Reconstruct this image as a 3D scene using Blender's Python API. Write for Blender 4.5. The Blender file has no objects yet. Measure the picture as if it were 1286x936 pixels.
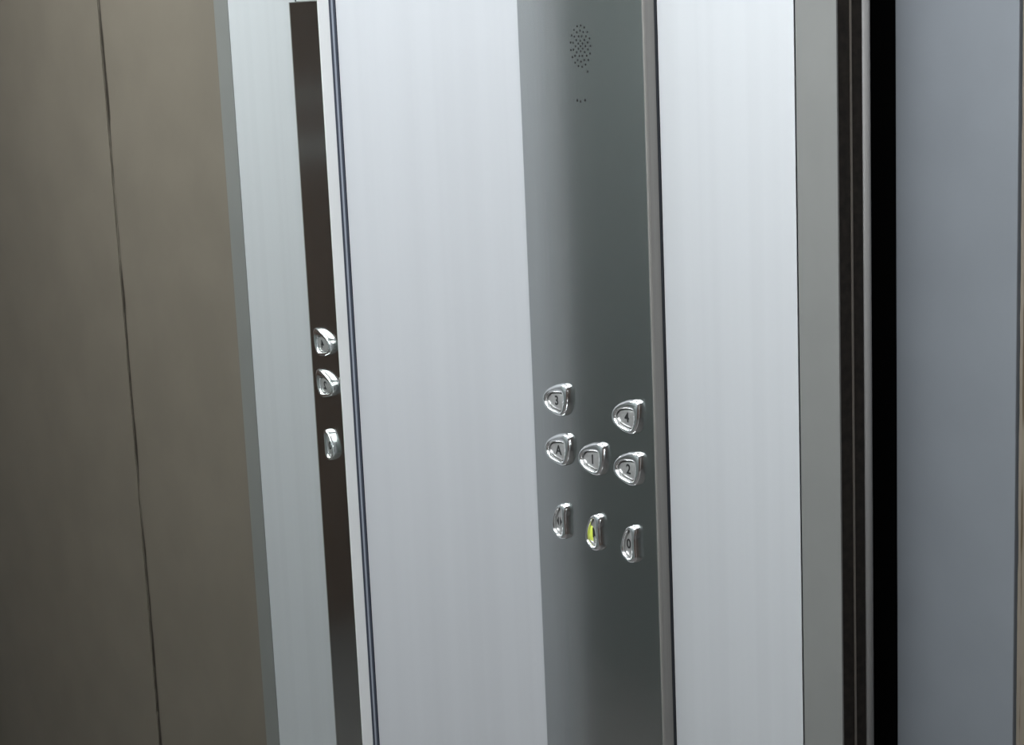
import bpy, bmesh, math, random
from mathutils import Vector, Matrix
random.seed(3)
S = bpy.context.scene
COL = S.collection

# ------------------------------------------------------------------ camera
pitch, roll, yaw = math.radians(11.0), math.radians(2.486), math.radians(34.8)
F0 = Vector((-math.cos(yaw), math.sin(yaw), 0)); R0 = Vector((math.sin(yaw), math.cos(yaw), 0)); UP = Vector((0, 0, 1))
FW = F0*math.cos(pitch) - UP*math.sin(pitch); U0 = UP*math.cos(pitch) + F0*math.sin(pitch)
CR = R0*math.cos(roll) - U0*math.sin(roll); CU = U0*math.cos(roll) + R0*math.sin(roll)
cam = bpy.data.objects.new('camera', bpy.data.cameras.new('camera')); COL.objects.link(cam)
mw = Matrix.Identity(4)
for i in range(3):
    mw[i][0], mw[i][1], mw[i][2] = CR[i], CU[i], -FW[i]
mw.translation = Vector((1.4703, -1.1322, 1.55))
cam.matrix_world = mw
cam.data.sensor_width = 36; cam.data.lens = 2330/1286*36; cam.data.clip_start = .02
S.camera = cam

# ------------------------------------------------------------------ world, exposure
w = bpy.data.worlds.new('world'); S.world = w; w.use_nodes = True
w.node_tree.nodes['Background'].inputs[0].default_value = (0, 0, 0, 1)
w.node_tree.nodes['Background'].inputs[1].default_value = 0
vs = S.view_settings
vs.view_transform = 'Standard'; vs.look = 'None'; vs.gamma = 1; vs.use_curve_mapping = False
vs.exposure = 0.0
LAMP = 13.0          # ceiling diffuser brightness

# ------------------------------------------------------------------ materials
def principled(name, col, rough=.5, metal=0., spec=.5):
    m = bpy.data.materials.new(name); m.use_nodes = True
    b = m.node_tree.nodes['Principled BSDF']
    b.inputs['Base Color'].default_value = (*col, 1); b.inputs['Roughness'].default_value = rough
    b.inputs['Metallic'].default_value = metal; b.inputs['Specular IOR Level'].default_value = spec
    return m, m.node_tree, b
def nd(nt, t, **kw):
    n = nt.nodes.new(t)
    for k, v in kw.items(): setattr(n, k, v)
    return n
def noise_chain(nt, scale=(1, 1, 1), noise=8, detail=4):
    tc = nd(nt, 'ShaderNodeNewGeometry'); mp = nd(nt, 'ShaderNodeMapping'); nz = nd(nt, 'ShaderNodeTexNoise')
    mp.inputs['Scale'].default_value = scale; nz.inputs['Scale'].default_value = noise; nz.inputs['Detail'].default_value = detail
    nt.links.new(tc.outputs['Position'], mp.inputs['Vector']); nt.links.new(mp.outputs[0], nz.inputs['Vector'])
    return nz
def tint(nt, b, col, nz, lo, hi, f0=.35, f1=.65):
    r = nd(nt, 'ShaderNodeValToRGB')
    r.color_ramp.elements[0].position = f0; r.color_ramp.elements[1].position = f1
    r.color_ramp.elements[0].color = (*[c*lo for c in col], 1); r.color_ramp.elements[1].color = (*[min(1, c*hi) for c in col], 1)
    nt.links.new(nz.outputs['Fac'], r.inputs[0]); nt.links.new(r.outputs[0], b.inputs['Base Color'])
    return r
def brushed(name, col, rough, aniso, tangent, grain=(900, 900, 6), amp=.05, metal=1.0):
    m, nt, b = principled(name, col, rough, metal)
    b.inputs['Anisotropic'].default_value = aniso
    c = nd(nt, 'ShaderNodeCombineXYZ')
    for i in range(3): c.inputs[i].default_value = tangent[i]
    nt.links.new(c.outputs[0], b.inputs['Tangent'])
    nz = noise_chain(nt, grain, 1.0, 2); tint(nt, b, col, nz, 1-amp, 1+amp)
    return m
def painted(name, col, rough, amp=.03, spec=.5, metal=0., noise=14):
    m, nt, b = principled(name, col, rough, metal, spec)
    nz = noise_chain(nt, (1, 1, 1), noise, 5); tint(nt, b, col, nz, 1-amp, 1+amp)
    bp = nd(nt, 'ShaderNodeBump'); bp.inputs['Strength'].default_value = .04; bp.inputs['Distance'].default_value = .0005
    nz2 = noise_chain(nt, (1, 1, 1), 900, 2)
    nt.links.new(nz2.outputs['Fac'], bp.inputs['Height']); nt.links.new(bp.outputs[0], b.inputs['Normal'])
    return m
M = {}
M['panel'] = brushed('satin_pale_panel', (.622, .632, .655), .42, .6, (.707, .707, 0), (60, 60, .4), .018, .35)
M['panel_flat'] = brushed('satin_pale_front_panel', (.62, .627, .645), .42, .6, (1, 0, 0), (60, 60, .4), .015, .35)
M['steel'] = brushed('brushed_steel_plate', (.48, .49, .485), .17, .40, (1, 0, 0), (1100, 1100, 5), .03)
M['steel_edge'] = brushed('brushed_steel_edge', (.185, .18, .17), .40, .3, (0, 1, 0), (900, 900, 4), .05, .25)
M['edge_line'] = principled('worn_bright_steel_edge', (.23, .22, .205), .5, .3)[0]  # pale line along the right edge of the plate
M['bead_alu'] = principled('matt_aluminium_bead', (.22, .215, .21), .55, .3)[0]
M['chrome'] = principled('polished_chrome', (.86, .86, .86), .17, 1)[0]
M['cap'] = brushed('satin_button_cap', (.47, .46, .45), .42, .0, (1, 0, 0), (400, 400, 400), .08, .65)
M['glyph'] = principled('engraved_black', (.012, .012, .012), .5)[0]
M['hole'] = principled('hole_black', (.006, .007, .007), .8)[0]
M['gasket'] = principled('black_gasket', (.012, .014, .018), .5)[0]
M['gasket_blue'] = principled('dark_blue_seal', (.035, .042, .06), .45)[0]
M['bead'] = principled('grey_seal_bead', (.25, .27, .31), .4)[0]
M['mirror'] = principled('mirror_glass', (.84, .87, .85), .004, 1)[0]
M['mirror_trim'] = painted('pale_mirror_trim', (.56, .565, .565), .4)
M['jamb'] = painted('grey_painted_jamb', (.168, .168, .160), .45)
M['brush_seal'] = painted('dark_brown_brush_seal', (.013, .0105, .0085), .85, .35, .2, noise=120)
M['alu'] = principled('dull_aluminium', (.46, .44, .42), .38, .85)[0]
M['thin_lip'] = principled('thin_metal_lip', (.16, .14, .12), .5, .5)[0]
M['frame_blue'] = painted('blue_grey_frame_paint', (.150, .161, .176), .5, .03)
M['dark'] = principled('dark_backing', (.003, .003, .0035), .95, 0, .1)[0]  # near-black: shade of the door gap and shaft put into the colour
M['rear'] = brushed('teal_grey_rear_steel', (.30, .33, .33), .5, .3, (1, 0, 0), (500, 500, 3), .04, .3)
M['right'] = painted('dark_brown_laminate', (.120, .078, .060), .55, .1)
M['floor'] = painted('speckled_grey_rubber_floor', (.15, .14, .135), .7, .25, noise=160)
M['ceil'] = painted('white_ceiling_paint', (.75, .76, .77), .6)
M['band'] = principled('steel_band', (.50, .50, .51), .45, .2)[0]  # pale tone for the added bands on the unseen right wall
# brown door paint: worn, with grime and rust blotches close to the panel edges
def door_paint(name, edges):
    col = (.158, .134, .106)
    m, nt, b = principled(name, col, .6, 0, .4)
    nz = noise_chain(nt, (1, 1, 1), 9, 5); r = tint(nt, b, col, nz, .95, 1.05)
    prev = r.outputs[0]
    g = nd(nt, 'ShaderNodeNewGeometry'); sx = nd(nt, 'ShaderNodeSeparateXYZ'); nt.links.new(g.outputs['Position'], sx.inputs[0])
    gn = noise_chain(nt, (90, 90, 9), 1.0, 5)
    for (xe, wd, dirt, thr) in edges:
        a = nd(nt, 'ShaderNodeMath', operation='SUBTRACT'); a.inputs[1].default_value = xe; nt.links.new(sx.outputs['X'], a.inputs[0])
        ab = nd(nt, 'ShaderNodeMath', operation='ABSOLUTE'); nt.links.new(a.outputs[0], ab.inputs[0])
        mr = nd(nt, 'ShaderNodeMapRange'); mr.inputs[1].default_value = 0; mr.inputs[2].default_value = wd; mr.inputs[3].default_value = .40; mr.inputs[4].default_value = -.5
        nt.links.new(ab.outputs[0], mr.inputs[0])
        ad = nd(nt, 'ShaderNodeMath', operation='ADD'); nt.links.new(mr.outputs[0], ad.inputs[0]); nt.links.new(gn.outputs['Fac'], ad.inputs[1])
        st = nd(nt, 'ShaderNodeMapRange'); st.inputs[1].default_value = thr; st.inputs[2].default_value = thr+.12; nt.links.new(ad.outputs[0], st.inputs[0])
        mx = nd(nt, 'ShaderNodeMix', data_type='RGBA'); nt.links.new(st.outputs[0], mx.inputs['Factor'])
        nt.links.new(prev, mx.inputs['A']); mx.inputs['B'].default_value = (*dirt, 1); prev = mx.outputs['Result']
    nt.links.new(prev, b.inputs['Base Color'])
    return m
DX0, DSEAM, DX1 = .4655, .908, 1.80
M['door'] = door_paint('worn_brown_door_paint', [(DSEAM-.006, .020, (.030, .023, .017), .70), (DX0+.004, .010, (.05, .032, .012), .84)])
def emit(name, col, s, base=(.8, .8, .8)):
    m, nt, b = principled(name, base, .4)
    b.inputs['Emission Color'].default_value = (*col, 1); b.inputs['Emission Strength'].default_value = s
    return m
M['diffuser'] = emit('lit_diffuser', (.93, .97, 1.0), LAMP)
M['led'] = emit('lit_yellow_green_led', (.5, .62, .06), .38, (.45, .5, .08))

# ------------------------------------------------------------------ geometry helpers
def link(name, bm, mat, parent=None, smooth=False, origin=None):
    """mesh given in world coordinates -> one object; its origin moved to `origin` (or the parent's base)"""
    bmesh.ops.recalc_face_normals(bm, faces=bm.faces)
    base = Vector(origin) if origin is not None else None
    if base is None:
        base = Vector((0, 0, 0))
        if parent is None:
            lo = [min(v.co[i] for v in bm.verts) for i in range(3)]; hi = [max(v.co[i] for v in bm.verts) for i in range(3)]
            base = Vector(((lo[0]+hi[0])/2, (lo[1]+hi[1])/2, lo[2]))
        else:
            base = WORLD[parent.name]
    for v in bm.verts: v.co -= base
    me = bpy.data.meshes.new(name); bm.to_mesh(me); bm.free()
    if smooth:
        for p in me.polygons: p.use_smooth = True
    me.materials.append(M[mat] if isinstance(mat, str) else mat)
    o = bpy.data.objects.new(name, me); COL.objects.link(o)
    if parent is not None:
        o.parent = parent; o.location = base - WORLD[parent.name]
    else: o.location = base
    WORLD[o.name] = base.copy()
    return o
WORLD = {}
def tag(o, label, cat, kind=None, group=None):
    o['label'] = label; o['category'] = cat
    if kind: o['kind'] = kind
    if group: o['group'] = group
    return o
def empty(name, loc):
    o = bpy.data.objects.new(name, None); COL.objects.link(o); o.location = loc; o.empty_display_size = .05
    WORLD[o.name] = Vector(loc); return o
def box(bm, x0, x1, y0, y1, z0, z1, bev=0.0, seg=2):
    r = bmesh.ops.create_cube(bm, size=1)
    for v in r['verts']:
        v.co = Vector(((x0+x1)/2+v.co.x*(x1-x0), (y0+y1)/2+v.co.y*(y1-y0), (z0+z1)/2+v.co.z*(z1-z0)))
    if bev:
        ed = set(e for v in r['verts'] for e in v.link_edges)
        bmesh.ops.bevel(bm, geom=list(ed), offset=bev, segments=seg, profile=.5, affect='EDGES')
    return bm
def nbox(*a, **k): return box(bmesh.new(), *a, **k)
def prism(poly, z0, z1):
    """upright prism over a floor-plan polygon"""
    bm = bmesh.new()
    a = [bm.verts.new((x, y, z0)) for x, y in poly]; b = [bm.verts.new((x, y, z1)) for x, y in poly]
    n = len(poly); bm.faces.new(a); bm.faces.new(b)
    for i in range(n): bm.faces.new((a[i], a[(i+1) % n], b[(i+1) % n], b[i]))
    return bm
ZT = 2.20   # ceiling height
X0, X1, Y0 = -.245, 2.10, -1.45
GD = -.145  # where the mirror side meets the canted corner panel

# ------------------------------------------------------------------ the car: shell
tag(link('floor', nbox(X0-.03, X1+.03, Y0-.03, .16, -.03, 0), 'floor'), 'dark speckled rubber floor of the lift car', 'floor', 'structure')
tag(link('ceiling', nbox(X0-.03, X1+.03, Y0-.03, .16, ZT, ZT+.03), 'ceil'), 'white ceiling of the lift car', 'ceiling', 'structure')
tag(link('wall_left', nbox(X0-.03, X0-.006, Y0, GD, 0, ZT), 'dark'), 'dark side wall carrying the mirror', 'wall', 'structure')
tag(link('wall_rear', nbox(X0-.03, X1+.03, Y0-.03, Y0, 0, ZT), 'rear'), 'grey steel rear wall of the lift car', 'wall', 'structure')
wr = tag(link('wall_right', nbox(X1, X1+.03, Y0, .12, 0, ZT), 'right'), 'dark brown laminate side wall opposite the mirror', 'wall', 'structure')
for z0, z1 in ((1.360, 1.380), (1.228, 1.258)):
    link('steel_band', nbox(X1-.004, X1+.002, Y0+.02, -.02, z0, z1, bev=.001), 'band', wr)  # unseen bands added to reflect as grey stripes in the mirrored control panel

# canted corner panel between the mirror and the control panel (45 degrees)
d = .008*.7071
tag(link('wall_corner', prism([(-.2440, -.1440), (-.0985, .0000), (-.0985-d, d), (-.2440-d, -.1440+d)], 0, ZT), 'panel'),
    'pale satin canted corner panel between the mirror and the steel control panel', 'wall panel', 'structure')

# front wall: dark backing with pale panels in front
wf = tag(link('wall_front', nbox(-.098, .330, .0125, .020, 0, ZT), 'dark'), 'pale panelled front wall beside the lift door', 'wall', 'structure')
link('panel', nbox(.1042, .2868, 0, .012, 0, ZT, bev=.0006), 'panel_flat', wf)
link('panel', nbox(-.096, .1030, 0, .012, 1.5736, ZT, bev=.0006), 'panel_flat', wf)
link('panel', nbox(-.096, .1000, 0, .012, 0, .3195, bev=.0006), 'panel_flat', wf)
link('gasket', nbox(.1002, .1034, -.0002, .012, 0, 1.577), 'gasket', wf)  # gap shade put in as a black strip beside the control panel
link('gasket', nbox(.2869, .2883, .002, .012, 0, ZT), 'gasket', wf)  # dark panel joint, its shade put in as a black strip
# header over the doorway and front wall on the other side of it
tag(link('wall_header', nbox(.3385, DX1-.03, 0, .035, 2.06, ZT), 'panel_flat'), 'pale header panel above the lift doorway', 'wall panel', 'structure')
tag(link('wall_front_far', nbox(DX1-.03, X1, 0, .035, 0, ZT), 'panel_flat'), 'pale front wall panel on the far side of the doorway', 'wall panel', 'structure')

# ------------------------------------------------------------------ mirror
mir = empty('wall_mirror', (X0, -.8, .02))
link('glass', nbox(X0-.005, X0, Y0+.01, -.1652, .02, ZT-.02), 'mirror', mir)
link('edge_trim', nbox(X0-.005, X0+.0012, -.1652, -.1523, .02, ZT-.02, bev=.0006), 'mirror_trim', mir)
link('seal', nbox(X0-.005, X0+.0006, -.1523, -.1496, .02, ZT-.02), 'gasket_blue', mir)
link('bead', nbox(X0-.005, X0+.0010, -.1496, -.1475, .02, ZT-.02), 'bead', mir)
link('seal', nbox(X0-.005, X0+.0006, -.1475, -.1445, .02, ZT-.02), 'gasket_blue', mir)
tag(mir, 'full-height wall mirror with pale edge trim reflecting the control panel', 'mirror')

# ------------------------------------------------------------------ door jamb with its seals
JX = .3345
jb = tag(link('trim_1', prism([(.2885, .0005), (JX, .0033), (JX, .0045), (JX-.004, .012), (.2885, .012)], 0, ZT), 'jamb'), 'grey painted door jamb strip beside the pale front panel', 'door jamb', 'structure')
link('return_plate', nbox(.3200, .3300, .0122, .0465, 0, 2.06), 'dark', jb)
link('brush_seal', prism([(JX-.0008, .0046), (JX-.0008, .0195), (.3302, .0195), (.3302, .0123)], 0, 2.06), 'brush_seal', jb)
link('lip', nbox(.3301, JX+.0002, .0197, .0213, 0, 2.06), 'thin_lip', jb)
link('brush_seal', nbox(.3301, JX-.0010, .0215, .0345, 0, 2.06), 'brush_seal', jb)
pts = [(JX-.0056+.0056*math.cos(a), .0408+.0062*math.sin(a)) for a in [math.pi*2*i/24 for i in range(24)]]
eb = link('edge_bead', prism(pts, 0, 2.06), 'bead_alu', jb)
for p in eb.data.polygons: p.use_smooth = abs(p.normal.z) < .5

# ------------------------------------------------------------------ door frame strip and brown door behind the jamb
DY = .080
tag(link('trim_2', nbox(.3290, .4635, DY, DY+.03, 0, 2.10, bev=.0008), 'frame_blue'), 'blue-grey door frame strip behind the black gap', 'door frame', 'structure')
door = empty('door_1', ((DX0+DX1)/2, DY+.02, 0))
tag(door, 'worn brown two-leaf sliding door with a grimy joint between its leaves', 'door', 'structure')
def worn_leaf(x0, x1, y0, y1, wob0, wob1):
    """door leaf whose upright edges are slightly nicked"""
    bm = bmesh.new(); n = 180; rows = []
    for i in range(n+1):
        z = 2.10*i/n
        a = x0 + (abs(random.gauss(0, wob0)) if wob0 else 0); b = x1 - (abs(random.gauss(0, wob1)) if wob1 else 0)
        rows.append([bm.verts.new(p) for p in ((a, y0, z), (b, y0, z), (b, y1, z), (a, y1, z))])
    for i in range(n):
        for k in range(4):
            bm.faces.new((rows[i][k], rows[i][(k+1) % 4], rows[i+1][(k+1) % 4], rows[i+1][k]))
    bm.faces.new(rows[0]); bm.faces.new(rows[-1])
    return bm
link('door_leaf', worn_leaf(DX0, DSEAM-.0016, DY+.002, DY+.03, .0003, .0014), 'door', door)
link('door_leaf', worn_leaf(DSEAM+.0016, DX1, DY+.002, DY+.03, .0012, 0), 'door', door)
link('joint_seal', nbox(DSEAM-.004, DSEAM+.004, DY+.009, DY+.028, 0, 2.1), 'gasket', door)
tag(link('wall_shaft', nbox(-.10, X1, .150, .17, 0, ZT), 'dark'), 'dark shaft wall behind the door', 'wall', 'structure')

# ------------------------------------------------------------------ ceiling lamp
cl = empty('ceiling_light', (.58, -.69, ZT-.035))
link('diffuser', nbox(.00, 1.16, -1.08, -.30, ZT-.030, ZT-.012, bev=.003), 'diffuser', cl)
bm = bmesh.new()
for a in ((-.02, .00, -1.10, -.28), (1.16, 1.18, -1.10, -.28), (.00, 1.16, -1.10, -1.08), (.00, 1.16, -.30, -.28)):
    box(bm, a[0], a[1], a[2], a[3], ZT-.035, ZT)
link('frame', bm, 'alu', cl)
tag(cl, 'square white lit ceiling light panel of the lift car', 'ceiling light')

# ------------------------------------------------------------------ control panel
CX0, CX1, CY, CZ0, CZ1 = -.1044, .0984, -.012, .32, 1.573
cop = empty('control_panel', ((CX0+CX1)/2, CY, CZ0))
tag(cop, 'brushed steel lift control panel with chrome buttons and speaker holes', 'control panel')
link('face_plate', nbox(CX0, CX1-.0022, CY, CY+.003, CZ0, CZ1, bev=.0006), 'steel', cop)
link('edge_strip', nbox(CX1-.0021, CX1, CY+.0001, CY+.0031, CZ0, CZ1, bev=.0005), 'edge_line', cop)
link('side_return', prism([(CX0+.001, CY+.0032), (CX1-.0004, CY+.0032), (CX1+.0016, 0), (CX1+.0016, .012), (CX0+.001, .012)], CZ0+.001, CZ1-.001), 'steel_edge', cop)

def discs(cs, r, y0, y1):
    bm = bmesh.new()
    for x, z in cs:
        n = 10
        a = [bm.verts.new((x+r*math.cos(2*math.pi*i/n), y0, z+r*math.sin(2*math.pi*i/n))) for i in range(n)]
        b = [bm.verts.new((v.co.x, y1, v.co.z)) for v in a]
        bm.faces.new(a)
        for i in range(n): bm.faces.new((a[i], a[(i+1) % n], b[(i+1) % n], b[i]))
    return bm
hs = [(.0004, 1.514)]
for k, n in ((1, 6), (2, 10), (3, 14), (4, 17)):
    for i in range(n):
        a = 2*math.pi*(i+.5*(k % 2))/n
        hs.append((.0004+.0040*k*math.cos(a), 1.514+.0050*k*math.sin(a)))
h = link('speaker_hole', discs(hs, .00115, CY-.00012, CY+.001), 'hole', cop); h['kind'] = 'stuff'; h['label'] = 'ring pattern of small black speaker holes'
h = link('microphone_hole', discs([(-.0079, 1.4612), (-.0027, 1.4601), (.0049, 1.4614), (.0105, 1.4893)], .00135, CY-.00012, CY+.001), 'hole', cop)
h['kind'] = 'stuff'; h['label'] = 'few small black microphone holes below the speaker'

# button outlines (mm, across / up), smoothed and resampled around their centre
UO = [(-17, 0), (-15.5, 6.3), (-9.5, 12.3), (-1, 16.8), (7.5, 19.8), (14.5, 21), (20, 21.3), (23.5, 20), (25, 17), (25.2, 10), (24.4, 2), (22, -6), (18, -12), (12.5, -14.4), (5.5, -14.2), (-3, -12.2), (-11, -9.1), (-16, -4.9)]
UI = [(-12, 1), (-6, 7), (4, 9.6), (14, 9.9), (17.3, 7.6), (17, 0), (15, -6), (11.5, -8.6), (5, -8.3), (-5, -6.3), (-10, -3)]
LO = [(-9, -5), (-8, 2), (-4.5, 11), (0, 18.5), (5, 22.5), (10, 23.5), (13.5, 22), (15, 18), (14, 10), (14, -2), (14.5, -10), (12, -14.5), (5, -16.5), (-1.5, -14.5), (-6.5, -10.5)]
LI = [(-5.5, -4), (-4.6, 3), (-1.5, 10), (2.5, 16), (5.8, 17), (7.4, 14), (7.6, 0), (7, -8.5), (3.6, -11.2), (-.5, -9.8), (-3.8, -7.5)]
def resample(P, c, n=56):
    Q = []
    m = len(P)
    for i in range(m):
        p0, p1, p2, p3 = [Vector(P[(i+k-1) % m]) for k in range(4)]
        for s in range(8):
            t = s/8
            Q.append(.5*((2*p1)+(p2-p0)*t+(2*p0-5*p1+4*p2-p3)*t*t+(3*p1-p0-3*p2+p3)*t**3) - Vector(c))
    pol = sorted((math.atan2(q.y, q.x), q.length) for q in Q)
    pol = [(pol[-1][0]-2*math.pi, pol[-1][1])] + pol + [(pol[0][0]+2*math.pi, pol[0][1])]
    out = []
    for i in range(n):
        a = -math.pi+2*math.pi*i/n
        for (a0, r0), (a1, r1) in zip(pol, pol[1:]):
            if a0 <= a <= a1:
                r = r0+(r1-r0)*(a-a0)/max(1e-9, a1-a0); break
        out.append(Vector((c[0]+r*math.cos(a), c[1]+r*math.sin(a))))
    return out
def loft(rings, close_first=False, close_last=False):
    """rings of (outline in mm, height above plate in mm); mesh in world axes around the button's grid point"""
    bm = bmesh.new(); vr = []
    for pts, hgt in rings:
        vr.append([bm.verts.new((p.x*.001, -hgt*.001, p.y*.001)) for p in pts])
    n = len(vr[0])
    for a, b in zip(vr, vr[1:]):
        for i in range(n): bm.faces.new((a[i], a[(i+1) % n], b[(i+1) % n], b[i]))
    if close_last: bm.faces.new(vr[-1])
    if close_first: bm.faces.new(vr[0])
    return bm
def mixo(A, B, t): return [a.lerp(b, t) for a, b in zip(A, B)]
def scaled(A, c, s): return [Vector(c)+(a-Vector(c))*s for a in A]
def text_mesh(txt, size):
    cu = bpy.data.curves.new('glyph', 'FONT'); cu.body = txt; cu.size = size; cu.align_x = 'CENTER'; cu.align_y = 'CENTER'; cu.extrude = .0002; cu.offset = .0003
    cu.resolution_u = 3
    o = bpy.data.objects.new('glyph_tmp', cu); COL.objects.link(o)
    dg = bpy.context.evaluated_depsgraph_get(); me = bpy.data.meshes.new_from_object(o.evaluated_get(dg))
    bm = bmesh.new(); bm.from_mesh(me)
    bpy.data.objects.remove(o); bpy.data.curves.remove(cu); bpy.data.meshes.remove(me)
    for v in bm.verts: v.co = Vector((v.co.x, -v.co.z, v.co.y))
    return bm
def poly_glyph(polys, t=.0002):
    bm = bmesh.new()
    for P in polys:
        a = [bm.verts.new((x*.001, -t, z*.001)) for x, z in P]; b = [bm.verts.new((x*.001, t, z*.001)) for x, z in P]
        bm.faces.new(a); bm.faces.new(list(reversed(b)))
        for i in range(len(P)): bm.faces.new((a[i], a[(i+1) % len(P)], b[(i+1) % len(P)], b[i]))
    return bm
def moved(bm, v):
    for q in bm.verts: q.co += Vector(v)
    return bm
def make_button(gx, gz, kind, glyph, label, lit=False):
    O, I = (UO, UI) if kind == 'floor' else (LO, LI)
    oc = (6, 2) if kind == 'floor' else (3, 3)
    O = resample(O, oc); I = resample(I, oc)
    H = 6.8
    rings = [(scaled(O, oc, 1.0), -.2)]
    for k in range(0, 11):                       # rounded, ring-shaped rim
        a = math.pi*k/10
        t = .5-.5*math.cos(a)
        rings.append((mixo(O, I, t*.97), 1.4+(H-1.4)*math.sin(a)**.8 if k < 10 else 2.4))
    rings.append((mixo(O, I, .985), 1.2))
    P = Vector((gx, CY, gz))
    bz = link('button', moved(loft(rings), P), 'chrome', cop, smooth=True, origin=P)
    bz['label'] = label
    ic = (sum(p.x for p in I)/len(I), sum(p.y for p in I)/len(I))
    cap = [(scaled(I, ic, .955), 1.0), (scaled(I, ic, .955), 2.9), (scaled(I, ic, .92), 3.4), (scaled(I, ic, .6), 3.75), (scaled(I, ic, .2), 3.85)]
    link('cap', moved(loft(cap, close_last=True), P), 'cap', bz, smooth=True)
    if glyph:
        if isinstance(glyph, str): gb = text_mesh(glyph, .0138)
        else: gb = poly_glyph(glyph)
        link('symbol', moved(gb, P+Vector((ic[0]*.001, -.0039, ic[1]*.001))), 'glyph', bz)
    if lit:
        # glowing window on the side of the cap towards the mirror
        pts = [p for p in scaled(I, ic, .93)]
        L = [Vector((min(p.x, ic[0]-.5), max(-7.5, min(9.5, p.y)))) for p in pts]
        link('lit_window', moved(loft([(L, 3.2), (scaled(L, (ic[0]-3, ic[1]), .9), 4.3), (scaled(L, (ic[0]-3, ic[1]), .4), 4.6)], close_last=True), P), 'led', bz, smooth=True)
    return bz
GX = (-.0620, -.0040, .0545); GZ = (1.149, 1.096, 1.017)
make_button(GX[0], GZ[0], 'floor', '3', 'chrome floor button marked 3')
make_button(GX[2], GZ[0], 'floor', '4', 'chrome floor button marked 4')
make_button(GX[0], GZ[1], 'floor', 'A', 'chrome floor button marked A')
make_button(GX[1], GZ[1], 'floor', '1', 'chrome floor button marked 1')
make_button(GX[2], GZ[1], 'floor', '2', 'chrome floor button marked 2')
def arc(cx, cy, rx, ry, a0, a1, n=12): return [(cx+rx*math.cos(a0+(a1-a0)*i/n), cy+ry*math.sin(a0+(a1-a0)*i/n)) for i in range(n+1)]
open_sym = [[(-4.6, 0), (-1.2, 5), (-1.2, -5)], [(4.0, 0), (.9, 5), (.9, -5)]]
bell = [arc(0, 1, 2.6, 4.2, 0, math.pi)+[(-3.6, -3.4), (3.6, -3.4)], arc(0, -4.2, 1.2, 1.2, 0, 2*math.pi, 8)[:-1]]
make_button(GX[0], GZ[2], 'service', open_sym, 'narrow chrome service button with a dark symbol')
make_button(GX[1], GZ[2], 'service', bell, 'narrow chrome alarm button glowing yellow-green', lit=True)
make_button(GX[2], GZ[2], 'service', '0', 'narrow chrome service button with a dark oval symbol')
